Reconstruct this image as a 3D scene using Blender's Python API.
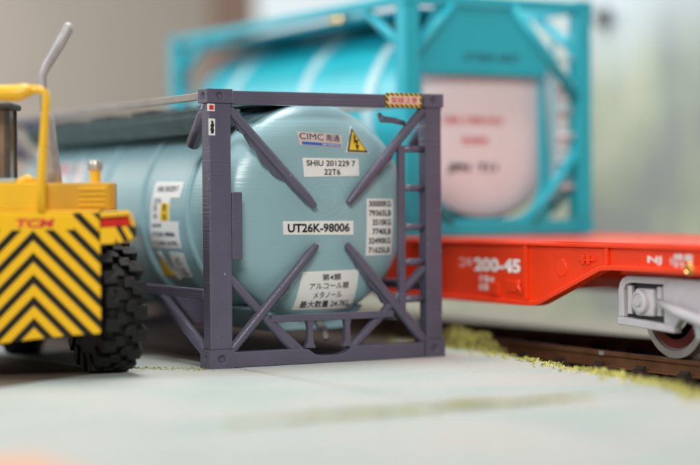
import bpy, bmesh, math, random
from mathutils import Vector, Matrix
random.seed(7)
D = bpy.data
for o in list(D.objects): D.objects.remove(o, do_unlink=True)
sc = bpy.context.scene
C = sc.collection
R_ = math.radians

# ------------------------------------------------------------------ camera
cam_d = D.cameras.new('camera'); cam = D.objects.new('camera', cam_d); C.objects.link(cam)
yaw, pitch, roll = -.512, .017, -.008
f = Vector((-math.sin(yaw)*math.cos(pitch), math.cos(yaw)*math.cos(pitch), -math.sin(pitch)))
r = Vector((math.cos(yaw), math.sin(yaw), 0)); u = r.cross(f)
r2 = math.cos(roll)*r + math.sin(roll)*u; u2 = -math.sin(roll)*r + math.cos(roll)*u
M = Matrix.Identity(4)
for i, v in enumerate((r2, u2, -f)):
    for k in range(3): M[k][i] = v[k]
M.translation = Vector((-6.901, -14.818, 1.481))
cam.matrix_world = M
cam_d.lens = 1842.8/700*36; cam_d.sensor_width = 36; cam_d.clip_start = .1; cam_d.clip_end = 400
cam_d.dof.use_dof = True; cam_d.dof.focus_distance = 16.55; cam_d.dof.aperture_fstop = .168
cam_d.dof.aperture_blades = 0
sc.camera = cam
sc.render.resolution_x = 1024; sc.render.resolution_y = 680
# ------------------------------------------------------------------ light
w = D.worlds.new('World'); sc.world = w; w.use_nodes = True
w.node_tree.nodes['Background'].inputs[0].default_value = (.93, .96, 1.0, 1)
w.node_tree.nodes['Background'].inputs[1].default_value = .07
def area(name, loc, target, size, power, col):
    l = D.lights.new(name, 'AREA'); l.shape = 'RECTANGLE'; l.size = size[0]; l.size_y = size[1]
    l.energy = power; l.color = col
    o = D.objects.new(name, l); C.objects.link(o); o.location = loc
    o.rotation_euler = (Vector(target)-Vector(loc)).to_track_quat('-Z', 'Y').to_euler()
    return o
area('ceiling_lamp', (1, 2, 15), (1, 2, 0), (7, 10), 2500, (1, .985, .96))
area('window_light', (-15, 2, 9), (0, 3, 1), (6, 5), 1500, (.88, .95, 1))
area('front_fill', (-12, -22, 14), (1, 2, 1), (9, 6), 4300, (1, .97, .93))  # unseen fill lamp added behind the camera to brighten upright faces
area('far_room_light', (-16, 36, 16), (6, 48, 6), (14, 10), 17000, (1, .97, .93))
sc.view_settings.view_transform = 'Standard'; sc.view_settings.look = 'None'
sc.view_settings.exposure = .08; sc.view_settings.gamma = 1

# ------------------------------------------------------------------ materials
def mat(name, col, rough=.5, metal=0, var=0, vscale=4, bump=0, bscale=40, stretch=(1,1,1), spec=.5, coat=0, trans=0):
    m = D.materials.new(name); m.use_nodes = True; nt = m.node_tree; b = nt.nodes['Principled BSDF']
    b.inputs['Base Color'].default_value = (*col, 1); b.inputs['Roughness'].default_value = rough
    b.inputs['Metallic'].default_value = metal; b.inputs['Specular IOR Level'].default_value = spec
    if coat: b.inputs['Coat Weight'].default_value = coat; b.inputs['Coat Roughness'].default_value = .15
    if trans: b.inputs['Transmission Weight'].default_value = trans
    tc = nt.nodes.new('ShaderNodeTexCoord')
    if var:
        n = nt.nodes.new('ShaderNodeTexNoise'); n.inputs['Scale'].default_value = vscale; n.inputs['Detail'].default_value = 5
        nt.links.new(tc.outputs['Object'], n.inputs['Vector'])
        rp = nt.nodes.new('ShaderNodeMapRange'); rp.inputs[1].default_value = .3; rp.inputs[2].default_value = .7
        rp.inputs[3].default_value = 1-var; rp.inputs[4].default_value = 1+var
        nt.links.new(n.outputs[0], rp.inputs[0])
        mx = nt.nodes.new('ShaderNodeMix'); mx.data_type = 'RGBA'; mx.blend_type = 'MULTIPLY'; mx.inputs[0].default_value = 1
        mx.inputs[6].default_value = (*col, 1); nt.links.new(rp.outputs[0], mx.inputs[7])
        nt.links.new(mx.outputs[2], b.inputs['Base Color'])
    if bump:
        mp = nt.nodes.new('ShaderNodeMapping'); mp.inputs['Scale'].default_value = stretch
        nt.links.new(tc.outputs['Object'], mp.inputs[0])
        n = nt.nodes.new('ShaderNodeTexNoise'); n.inputs['Scale'].default_value = bscale; n.inputs['Detail'].default_value = 3
        nt.links.new(mp.outputs[0], n.inputs['Vector'])
        bp = nt.nodes.new('ShaderNodeBump'); bp.inputs['Strength'].default_value = bump; bp.inputs['Distance'].default_value = .01
        nt.links.new(n.outputs[0], bp.inputs['Height']); nt.links.new(bp.outputs[0], b.inputs['Normal'])
    return m
def chips(m, col, scale=9, thr=.72):
    """small light chips and dust specks where the print was sanded"""
    nt = m.node_tree; b = nt.nodes['Principled BSDF']
    src = b.inputs['Base Color'].links[0].from_socket if b.inputs['Base Color'].links else None
    tc = nt.nodes.new('ShaderNodeTexCoord'); n = nt.nodes.new('ShaderNodeTexNoise'); n.inputs['Scale'].default_value = scale
    n.inputs['Detail'].default_value = 2; nt.links.new(tc.outputs['Object'], n.inputs['Vector'])
    rp = nt.nodes.new('ShaderNodeMapRange'); rp.inputs[1].default_value = thr; rp.inputs[2].default_value = thr+.03
    nt.links.new(n.outputs[0], rp.inputs[0])
    mx = nt.nodes.new('ShaderNodeMix'); mx.data_type = 'RGBA'; nt.links.new(rp.outputs[0], mx.inputs[0])
    if src: nt.links.new(src, mx.inputs[6])
    else: mx.inputs[6].default_value = b.inputs['Base Color'].default_value
    mx.inputs[7].default_value = (*col, 1); nt.links.new(mx.outputs[2], b.inputs['Base Color'])
PURPLE = mat('purple_grey_print', (.108, .100, .148), .30, var=.10, vscale=3, bump=.55, bscale=3, stretch=(.5, .5, 16))
chips(PURPLE, (.42, .46, .55), 30, .75)
TANK = mat('pale_teal_print', (.28, .45, .49), .27, var=.05, vscale=1.5, bump=.22, bscale=2.5, stretch=(.4, .4, 18))
WALK = mat('dark_walkway', (.07, .12, .125), .6, var=.2)
WHITE = mat('label_white', (.80, .80, .78), .45)
BEIGE = mat('label_beige', (.62, .50, .44), .45)
BLACK = mat('ink_black', (.012, .012, .015), .5)
NAVY = mat('ink_navy', (.02, .025, .08), .5)
BLUE = mat('ink_blue', (.03, .12, .50), .5)
REDINK = mat('ink_red', (.60, .02, .02), .5)
YEL = mat('label_yellow', (.85, .56, .02), .45)
YELLOW = mat('yellow_plastic', (.80, .44, .008), .35, var=.05, vscale=6, bump=.15, bscale=30, coat=.15)
YELLOW2 = mat('yellow_orange_plastic', (.62, .32, .008), .42, var=.05, vscale=6)
TYRE = mat('black_rubber', (.009, .0085, .009), .6, spec=.3, var=.3, vscale=12, bump=.3, bscale=30)
HUB = mat('dusty_hub', (.06, .045, .035), .8, var=.3, vscale=10)
CHROME = mat('chrome', (.5, .47, .43), .4, metal=.7)
SILVER = mat('silver_paint', (.36, .335, .34), .42, metal=.15, var=.15, vscale=9)
LENS = mat('red_lamp_lens', (.62, .02, .015), .2, coat=.5)
GLASS = mat('brown_window', (.20, .14, .095), .18, var=.2, vscale=4)
DARK = mat('dark_plastic', (.03, .03, .032), .5)
REDW = mat('red_plastic', (.86, .048, .006), .34, var=.07, vscale=2, bump=.2, bscale=25, coat=.25)
BOGIE = mat('grey_bogie_plastic', (.54, .52, .54), .45, var=.08, vscale=8)
WHEELM = mat('wheel_metal', (.62, .59, .57), .3, metal=.6)
BRASS = mat('brass', (.85, .55, .18), .2, metal=1)
RAILM = mat('brown_rail', (.21, .095, .045), .35, var=.25, vscale=5, metal=.3)
SLEEP = mat('sleeper_brown', (.045, .026, .018), .8, var=.3, vscale=5)
BALL = mat('ballast_brown', (.075, .042, .028), .9, var=.45, vscale=14)
CYAN = mat('cyan_plastic', (.015, .42, .52), .40, var=.05, vscale=2)
CYAN2 = mat('cyan_tank', (.015, .47, .56), .34, var=.05, vscale=2)
PINKW = mat('white_tank_end', (.74, .77, .79), .5, var=.04, vscale=1)
BAND = mat('white_band', (.46, .66, .70), .4)
GRASS = mat('static_grass', (.56, .53, .16), .9, var=.35, vscale=9)
GRASS2 = mat('dry_grass', (.42, .40, .09), .9, var=.3, vscale=9)
WOOD = mat('brown_wood', (.10, .045, .025), .6, var=.2, vscale=2)
WALLM = mat('beige_wall', (.60, .55, .49), .85, var=.04, vscale=.3)
ORANGE = mat('orange_card', (.75, .33, .16), .7)

# ------------------------------------------------------------------ helpers
def link(name, me, m, parent=None, smooth=False, bevel=0, loc=None):
    o = D.objects.new(name, me); C.objects.link(o)
    if m is not None and not me.materials: me.materials.append(m)
    if parent is not None: o.parent = parent
    if loc is not None: o.location = loc
    if smooth:
        me.polygons.foreach_set('use_smooth', [True]*len(me.polygons))
    if bevel:
        b = o.modifiers.new('bevel', 'BEVEL'); b.width = bevel; b.segments = 2; b.limit_method = 'ANGLE'; b.angle_limit = R_(35)
    return o
def tag(o, label=None, cat=None, group=None, kind=None):
    if label: o['label'] = label
    if cat: o['category'] = cat
    if group: o['group'] = group
    if kind: o['kind'] = kind
    return o
def thing(name, label, cat, loc=(0,0,0), rz=0, group=None):
    o = D.objects.new(name, None); C.objects.link(o); o.location = loc; o.rotation_euler = (0, 0, rz)
    o.empty_display_size = .1
    return tag(o, label, cat, group)
class MB:
    def __init__(s): s.v = []; s.f = []
    def add(s, vs, fs):
        n = len(s.v); s.v += [tuple(v) for v in vs]; s.f += [tuple(i+n for i in q) for q in fs]; return s
    def box(s, x0, x1, y0, y1, z0, z1):
        v = [(x, y, z) for x in (x0, x1) for y in (y0, y1) for z in (z0, z1)]
        return s.add(v, [(0,1,3,2), (4,6,7,5), (0,4,5,1), (2,3,7,6), (0,2,6,4), (1,5,7,3)])
    def tube(s, pts, rad, n=12, cap=True):
        pts = [Vector(p) for p in pts]; rad = rad if isinstance(rad, (list, tuple)) else [rad]*len(pts)
        base = len(s.v); up = None
        for i, p in enumerate(pts):
            d = (pts[min(i+1, len(pts)-1)]-pts[max(i-1, 0)]).normalized()
            if up is None: up = Vector((0,0,1)) if abs(d.z) < .9 else Vector((1,0,0))
            a = d.cross(up).normalized(); b = a.cross(d).normalized(); up = b
            for k in range(n):
                t = 2*math.pi*k/n; s.v.append(tuple(p+rad[i]*(math.cos(t)*a+math.sin(t)*b)))
        for i in range(len(pts)-1):
            for k in range(n):
                a0 = base+i*n+k; b0 = base+i*n+(k+1) % n
                s.f.append((a0, b0, b0+n, a0+n))
        if cap:
            s.f.append(tuple(base+k for k in range(n))[::-1]); s.f.append(tuple(base+(len(pts)-1)*n+k for k in range(n)))
        return s
    def prism(s, poly, axis, a, b):
        """polygon in the plane across axis, extruded from a to b"""
        def P(p, t): return {0: (t, p[0], p[1]), 1: (p[0], t, p[1]), 2: (p[0], p[1], t)}[axis]
        n = len(poly); vs = [P(p, a) for p in poly]+[P(p, b) for p in poly]
        return s.add(vs, [tuple(range(n)), tuple(range(2*n-1, n-1, -1))]+[(i, i+n, (i+1) % n+n, (i+1) % n) for i in range(n)])
    def lathe(s, prof, c, axis, n=48, ref=None):
        """prof: (radius, along)"""
        ax = Vector(axis).normalized(); h = Vector((0,0,1)) if abs(ax.z) < .9 else Vector((1,0,0))
        a = ax.cross(h).normalized(); b = a.cross(ax); c = Vector(c); base = len(s.v)
        for rr, t in prof:
            for k in range(n):
                q = 2*math.pi*k/n; s.v.append(tuple(c+ax*t+rr*(math.cos(q)*a+math.sin(q)*b)))
        for i in range(len(prof)-1):
            for k in range(n):
                a0 = base+i*n+k; b0 = base+i*n+(k+1) % n; s.f.append((a0, b0, b0+n, a0+n))
        s.f.append(tuple(base+k for k in range(n))[::-1]); s.f.append(tuple(base+(len(prof)-1)*n+k for k in range(n)))
        return s
    def mesh(s, name):
        me = D.meshes.new(name); me.from_pydata(s.v, [], s.f)
        bm = bmesh.new(); bm.from_mesh(me); bmesh.ops.recalc_face_normals(bm, faces=bm.faces); bm.to_mesh(me); bm.free()
        return me
    def build(s, name, m, parent=None, smooth=False, bevel=0, loc=None):
        return link(name, s.mesh(name), m, parent, smooth, bevel, loc)
def auto(o, ang=40):
    me = o.data; me.polygons.foreach_set('use_smooth', [True]*len(me.polygons))
    try: me.set_sharp_from_angle(angle=R_(ang))
    except Exception: pass
    return o
def text_mesh(body, w, h, bold=.02, align='CENTER', italic=0, spacing=1.0, line=1.0):
    cu = D.curves.new('text', 'FONT'); cu.body = body; cu.align_x = align; cu.offset = bold; cu.resolution_u = 3
    cu.shear = italic; cu.space_character = spacing; cu.space_line = line
    o = D.objects.new('tmp', cu); C.objects.link(o)
    dg = bpy.context.evaluated_depsgraph_get(); me = D.meshes.new_from_object(o.evaluated_get(dg))
    D.objects.remove(o, do_unlink=True)
    xs = [v.co.x for v in me.vertices]; ys = [v.co.y for v in me.vertices]
    x0, x1, y0, y1 = min(xs), max(xs), min(ys), max(ys)
    for v in me.vertices:
        v.co = ((v.co.x-(x0+x1)/2)/(x1-x0)*w, (v.co.y-(y0+y1)/2)/(y1-y0)*h, 0)
    me.materials.clear()
    return me
def text_on(parent, name, body, sm, cx, cy, w, h, m, rot=0, off=.009, **kw):
    me = text_mesh(body, w, h, **kw); me.name = name
    bm = bmesh.new(); bm.from_mesh(me); bmesh.ops.triangulate(bm, faces=bm.faces)
    bm.to_mesh(me); bm.free()
    c, s = math.cos(rot), math.sin(rot)
    for v in me.vertices:
        x, y = v.co.x, v.co.y; v.co = sm(cx+c*x-s*y, cy+s*x+c*y, off)
    return link(name, me, m, parent)
def plate_on(parent, name, corners, sm, m, n=8, off=.005, base=-.003):
    """flat sticker: four corners tl tr br bl, laid on a surface"""
    tl, tr, br, bl = [Vector(c) for c in corners]; mb = MB(); idx = {}
    for i in range(n+1):
        for j in range(n+1):
            s, t = i/n, j/n; p = tl*(1-s)*(1-t)+tr*s*(1-t)+br*s*t+bl*(1-s)*t
            idx[i, j] = len(mb.v); mb.v.append(tuple(sm(p.x, p.y, off)))
    for i in range(n):
        for j in range(n): mb.f.append((idx[i,j], idx[i+1,j], idx[i+1,j+1], idx[i,j+1]))
    ring = [(i, 0) for i in range(n)]+[(n, j) for j in range(n)]+[(i, n) for i in range(n, 0, -1)]+[(0, j) for j in range(n, 0, -1)]
    lo = []
    for i, j in ring:
        s, t = i/n, j/n; p = tl*(1-s)*(1-t)+tr*s*(1-t)+br*s*t+bl*(1-s)*t
        lo.append(len(mb.v)); mb.v.append(tuple(sm(p.x, p.y, base)))
    for k in range(len(ring)):
        a, b = idx[ring[k]], idx[ring[(k+1) % len(ring)]]; mb.f.append((a, b, lo[(k+1) % len(ring)], lo[k]))
    me = D.meshes.new(name); me.from_pydata(mb.v, [], mb.f)
    return link(name, me, m, parent)
def poly_on(parent, name, pts, sm, m, off=.008):
    me = D.meshes.new(name); bm = bmesh.new()
    bm.faces.new([bm.verts.new((p[0], p[1], 0)) for p in pts]); bmesh.ops.triangulate(bm, faces=bm.faces)
    for v in bm.verts: v.co = sm(v.co.x, v.co.y, off)
    bm.to_mesh(me); bm.free()
    return link(name, me, m, parent)

# ------------------------------------------------------------------ the setting
def slab_edge(y):
    pts = [(-14, -2.6), (-7, .75), (-4.4, 1.98), (-3.4, 2.36), (-2.3, 2.62), (-.7, 2.90), (.4, 3.10), (1.2, 3.18), (30, 3.2)]
    for (a, xa), (b, xb) in zip(pts, pts[1:]):
        if y <= b: return xa+(xb-xa)*(y-a)/(b-a)
    return 3.2
GROUND = D.materials.new('painted_card'); GROUND.use_nodes = True
nt = GROUND.node_tree; bs = nt.nodes['Principled BSDF']; bs.inputs['Roughness'].default_value = .75
tc = nt.nodes.new('ShaderNodeTexCoord')
def noise(nt, tc, sc_, stretch=(1,1,1), det=4):
    mp = nt.nodes.new('ShaderNodeMapping'); mp.inputs['Scale'].default_value = stretch; nt.links.new(tc.outputs['Object'], mp.inputs[0])
    n = nt.nodes.new('ShaderNodeTexNoise'); n.inputs['Scale'].default_value = sc_; n.inputs['Detail'].default_value = det
    nt.links.new(mp.outputs[0], n.inputs['Vector']); return n
def ramp(nt, n, stops):
    rp = nt.nodes.new('ShaderNodeValToRGB'); e = rp.color_ramp.elements
    e[0].position = stops[0][0]; e[0].color = (*stops[0][1], 1); e[1].position = stops[1][0]; e[1].color = (*stops[1][1], 1)
    for p, c in stops[2:]:
        q = e.new(p); q.color = (*c, 1)
    nt.links.new(n.outputs[0], rp.inputs[0]); return rp
n1 = noise(nt, tc, .7, (1, 1.6, 1)); c1 = ramp(nt, n1, [(.32, (.35, .42, .385)), (.52, (.43, .455, .43)), (.7, (.48, .445, .415))])
n2 = noise(nt, tc, 14); c2 = ramp(nt, n2, [(.35, (.93, .93, .93)), (.65, (1.04, 1.04, 1.04))])
mx = nt.nodes.new('ShaderNodeMix'); mx.data_type = 'RGBA'; mx.blend_type = 'MULTIPLY'; mx.inputs[0].default_value = 1
nt.links.new(c1.outputs[0], mx.inputs[6]); nt.links.new(c2.outputs[0], mx.inputs[7]); nt.links.new(mx.outputs[2], bs.inputs['Base Color'])
bp = nt.nodes.new('ShaderNodeBump'); bp.inputs['Strength'].default_value = .35; bp.inputs['Distance'].default_value = .01
n3 = noise(nt, tc, 30); nt.links.new(n3.outputs[0], bp.inputs['Height']); nt.links.new(bp.outputs[0], bs.inputs['Normal'])
# card pavement laid as slabs with open seams between them
ys = [-14+.5*i for i in range(29)] + [3+1.5*i for i in range(12)]
seams_x = [-14, -7.2, .25]
def slab(xa, xb, ya, yb):
    m = MB(); g = .012
    if xb is None:
        yy = [ya+g]+[y for y in ys if ya+g < y < yb-g]+[yb-g]
        poly = [(xa+g, y) for y in (ya+g, yb-g)]+[(slab_edge(y)+.02*math.sin(y*5), y) for y in reversed(yy)]
        poly = [(xa+g, ya+g), (xa+g, yb-g)]+[(slab_edge(y)+.02*math.sin(y*5), y) for y in reversed(yy)]
        m.prism(poly, 2, -.14, 0)
    else: m.box(xa+g, xb-g, ya+g, yb-g, -.14, 0)
    o = m.build('pavement_slab', GROUND); tag(o, kind='structure'); return o
for ya, yb in ((-16, -3.72), (-3.72, 19.5)):
    slab(-14, -7.2, ya, yb); slab(-7.2, .25, ya, yb); slab(.25, None, ya, yb)
tag(MB().box(-60, 80, -40, 140, -.6, -.2).build('baseboard', mat('baseboard_tan', (.36, .34, .29), .85, var=.1, vscale=.8)), kind='structure')
tag(MB().box(-5.2, -3.36, -6.2, -4.82, .002, .03).build('orange_card', ORANGE, bevel=.005), 'orange card lying on the pale pavement in the near corner of the board', 'card')
# track bed, rails, sleepers
tag(MB().prism([(3.0, -.2), (3.2, -.135), (5.6, -.135), (5.9, -.2)], 1, -14, 34).build('track_bed', BALL), kind='structure')
track = thing('railway_track', 'brown model railway track running past the container under the red wagon', 'track', (0,0,0))
RX = 3.56; GA = 1.38
def rail(x):
    m = MB(); m.prism([(x-.075, -.075), (x-.075, -.06), (x-.018, -.045), (x-.018, .02), (x-.038, .032), (x-.038, .07), (x+.038, .07), (x+.038, .032),
        (x+.018, .02), (x+.018, -.045), (x+.075, -.06), (x+.075, -.075)], 1, -12, 33)
    return m.build('rail', RAILM, track, bevel=.004)
rail(RX); rail(RX+GA)
sl = MB().box(-1.05, 1.05, -.11, .11, -.05, 0).mesh('sleeper'); sl.materials.append(SLEEP)
ch = MB().prism([(-.14, 0), (-.14, .025), (-.115, .03), (-.105, .055), (-.08, .055), (-.07, .012), (.07, .012), (.08, .055), (.105, .055), (.115, .03), (.14, .025), (.14, 0)], 1, -.06, .06).mesh('rail_chair'); ch.materials.append(SLEEP)
for i in range(70):
    y = -11.6+.62*i
    o = D.objects.new('sleeper', sl); C.objects.link(o); o.parent = track; o.location = (RX+GA/2, y, -.076); o.rotation_euler.z = random.uniform(-.01, .01)
    for x in (RX, RX+GA):
        c = D.objects.new('rail_chair', ch); C.objects.link(c); c.parent = o; c.location = (x-RX-GA/2, 0, .0005)
m = MB().box(RX-.050, RX-.0385, -1.07, -1.0, .03, .069); m.build('joint_bar', SILVER, track, bevel=.004)
# loose ballast
m = MB()
for i in range(7000):
    y = random.uniform(-8, 12) if i % 3 else random.uniform(-4.5, 3); x = random.uniform(3.05, 5.85); s = random.uniform(.018, .045)
    if abs(x-RX) < .07 or abs(x-RX-GA) < .07: continue
    c = Vector((x, y, -.135+s*.5+(0 if 3.3 < x < 5.5 else -.02)))
    a = random.random()*3; dx = Vector((math.cos(a), math.sin(a), 0))*s; dy = Vector((-math.sin(a), math.cos(a), 0))*s*random.uniform(.6, 1); dz = Vector((random.uniform(-.3,.3)*s, 0, s*.7))
    m.add([c-dx, c+dx, c-dy, c+dy, c-dz, c+dz], [(0,2,4), (2,1,4), (1,3,4), (3,0,4), (2,0,5), (1,2,5), (3,1,5), (0,3,5)])
tag(m.build('ballast', BALL), 'dark brown ballast stones between and beside the rails', 'ballast', kind='stuff')
# shade under the container and the truck, painted as brown sheets on the card
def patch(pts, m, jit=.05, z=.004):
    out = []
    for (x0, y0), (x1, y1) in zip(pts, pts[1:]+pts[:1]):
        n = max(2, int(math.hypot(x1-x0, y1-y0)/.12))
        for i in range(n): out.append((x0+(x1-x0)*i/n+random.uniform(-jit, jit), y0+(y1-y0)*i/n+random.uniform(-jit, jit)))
    me = D.meshes.new('shade_patch'); bm = bmesh.new(); bm.faces.new([bm.verts.new((x, y, z)) for x, y in out])
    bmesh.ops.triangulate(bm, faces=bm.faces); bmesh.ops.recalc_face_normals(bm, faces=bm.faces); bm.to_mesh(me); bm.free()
    return tag(link('shade_patch', me, m), kind='structure')
patch([(.28, .6), (.6, .32), (1.5, .34), (2.3, .36), (2.7, 1.0), (3.1, 2.2), (3.1, 9), (-.9, 9), (-.7, 3.2), (-.2, 2.3), (.2, 1.7)], mat('dark_brown_shade', (.065, .048, .038), .85, var=.4, vscale=3), .03)
patch([(-2.5, -.75), (-2.0, -.42), (-1.35, .0), (-.95, .26), (-.72, .5), (-.9, 1.1), (-1.1, 2.5), (-2.5, 4.5), (-5, 4), (-5, -1.5)], mat('brown_shade', (.15, .105, .07), .8, var=.3, vscale=2), .02, .005)
# static grass: clumps of blades and foam
def tuft(m, x, y, z, s, n):
    for k in range(n):
        a = random.random()*6.28; l = s*random.uniform(.5, 1.3); b = random.uniform(.004, .010)
        bx, by = x+random.gauss(0, s*.5), y+random.gauss(0, s*.5); t = random.uniform(.2, 1.1)
        tip = Vector((bx+math.cos(a)*l*math.sin(t), by+math.sin(a)*l*math.sin(t), z+l*math.cos(t)))
        p = Vector((-math.sin(a)*b, math.cos(a)*b, 0)); q = Vector((bx, by, z))
        mid = (q+tip)/2+Vector((0, 0, l*.12))
        m.add([q-p, q+p, mid+p*.8, mid-p*.8, tip], [(0,1,2,3), (3,2,4)])
m = MB()
for i in range(1500):
    y = random.uniform(-7, 7); x = slab_edge(y)+abs(random.gauss(0, .09))-.03
    if -2.0 < y < -.1 and math.sin(y*13)+.6*math.sin(y*31) < -.1: continue
    tuft(m, x, y, -.06 if x > slab_edge(y)+.02 else 0, random.uniform(.022, .05)*(1.3 if y < -2 else .8), 9)
for i in range(330):   # fringe creeping on the card
    y = random.uniform(-6, 2); x = slab_edge(y)-abs(random.gauss(0, .12)); tuft(m, x, y, 0, random.uniform(.012, .03), 6)
tag(m.build('static_grass', GRASS), 'lime green static grass along the edge of the pavement by the rail', 'grass', kind='stuff')
m = MB()
for i in range(1900):
    a = random.random()*6.28; q = random.random()**.5; hh = (1-q*q)
    x = 3.20+q*.17*math.cos(a); y = .78+q*.55*math.sin(a)
    tuft(m, x, y, -.05+random.random()*.22*hh*(1+.35*math.sin(x*23)*math.sin(y*11)), random.uniform(.03, .06), 9)
tag(m.build('moss_clump', GRASS), 'mossy green clump beside the right foot of the grey container', 'moss')
m = MB()
for i in range(2600):
    t = random.random()
    x = -1.6+t*3.2; y = -3.72+.02*math.sin(x*7)+(.05*random.gauss(0, 1) if x < 0 else 0)
    k = math.exp(-((x-.30)/.12)**2)*.7+.42*max(0, min(1, (1.5-x)/.7)) if x > .05 else .16*math.exp(-((x+.5)/.5)**2)+.05
    if random.random() > k: continue
    tuft(m, x+random.gauss(0, .02), y+random.gauss(0, .035), 0, random.uniform(.012, .03)*(1.5 if .2 < x < .5 else 1), 8)
tag(m.build('seam_grass', GRASS2), 'dry olive grass powder along the seam in the foreground', 'grass', kind='stuff')
m = MB()
for i in range(120):
    t = random.random(); x = -.62+t*.58; y = .62-t*.62+random.gauss(0, .11)
    tuft(m, x, y, 0, random.uniform(.006, .014), 3)
tag(m.build('yellow_crumbs', GRASS2), 'yellowish crumbs scattered at the left foot of the grey container', 'crumbs', kind='stuff')
# backdrop sheet with printed hills and sky
BD = D.materials.new('printed_backdrop'); BD.use_nodes = True
nt = BD.node_tree; bs = nt.nodes['Principled BSDF']; bs.inputs['Roughness'].default_value = .8
tc = nt.nodes.new('ShaderNodeTexCoord'); n1 = noise(nt, tc, .62, (1, 1, .5), 4)
woods = ramp(nt, n1, [(.38, (.27, .30, .285)), (.48, (.36, .41, .32)), (.60, (.48, .50, .40))])
sp = nt.nodes.new('ShaderNodeSeparateXYZ'); nt.links.new(tc.outputs['Object'], sp.inputs[0])
n2 = noise(nt, tc, .35, (1,1,1), 3)
ad = nt.nodes.new('ShaderNodeMath'); ad.operation = 'MULTIPLY_ADD'; ad.inputs[1].default_value = 2.2; nt.links.new(n2.outputs[0], ad.inputs[0]); nt.links.new(sp.outputs[2], ad.inputs[2])
ad2 = nt.nodes.new('ShaderNodeMath'); ad2.operation = 'MULTIPLY_ADD'; ad2.inputs[1].default_value = .07; nt.links.new(sp.outputs[1], ad2.inputs[0]); nt.links.new(ad.outputs[0], ad2.inputs[2])
mr = nt.nodes.new('ShaderNodeMapRange'); mr.inputs[1].default_value = 4.7; mr.inputs[2].default_value = 6.2; nt.links.new(ad2.outputs[0], mr.inputs[0])
mx = nt.nodes.new('ShaderNodeMix'); mx.data_type = 'RGBA'; nt.links.new(mr.outputs[0], mx.inputs[0]); nt.links.new(woods.outputs[0], mx.inputs[6])
mx.inputs[7].default_value = (.64, .73, .79, 1); nt.links.new(mx.outputs[2], bs.inputs['Base Color'])
tag(MB().box(9, 9.05, -12, 17.1, -.2, 9).build('backdrop', BD), kind='structure')
tag(MB().box(-70, 80, 60, 60.5, -10, 30).build('wall', WALLM), kind='structure')
tag(MB().box(9.3, 9.9, 17.35, 19.9, -.2, 9.2).build('wooden_post', WOOD, bevel=.03), 'dark brown wooden post behind the cyan container at the end of the backdrop', 'post')
pin = thing('push_pin', 'small dark round pin stuck in the backdrop near the top right', 'pin', (9, 6.02, 4.03))
MB().lathe([(.10, -.02), (.14, -.05), (.14, -.09), (.07, -.14), (.09, -.2), (.04, -.22)], (0,0,0), (1,0,0), 20).build('pin_head', DARK, pin, smooth=True)
MB().tube([(0, 0, 0), (-.04, 0, 0)], .02, 8).build('needle', CHROME, pin)

# ------------------------------------------------------------------ the tank container in focus
W, H, L = 2.438, 2.482, 6.058
ct = thing('tank_container', 'pale teal tank container in a purple-grey frame, standing on the pavement in sharp focus', 'container', (0,0,0))
cx, cz, TR = 1.22, 1.39, 1.0
def domey(x, z):
    rho = min(1, math.hypot(x-cx, z-cz)); return .38-.28*max(0, 1-rho**3)**(1/2.2)
prof = []
for i in range(1, 41):
    rho = 1-(1-i/40)**1.6 if i < 40 else 1
    prof.append((max(rho, .002)*TR, .38-.28*max(0, 1-rho**3)**(1/2.2)))
prof = [(.002, .10)]+prof+[(TR, .40)]
full = prof+[(TR, 5.66)]+[(a, L-b) for a, b in reversed(prof)]
tank = MB().lathe(full, (cx, 0, cz), (0,1,0), 128).build('tank', TANK, ct); auto(tank, 30)
for y in (.95, 2.05, 3.1, 4.15, 5.2):
    o = MB().lathe([(TR-.02, y-.05), (TR+.022, y-.05), (TR+.034, y-.02), (TR+.034, y+.02), (TR+.022, y+.05), (TR-.02, y+.05)], (cx, 0, cz), (0,1,0), 96).build('stiffening_ring', TANK, tank, bevel=.006); auto(o)
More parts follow.
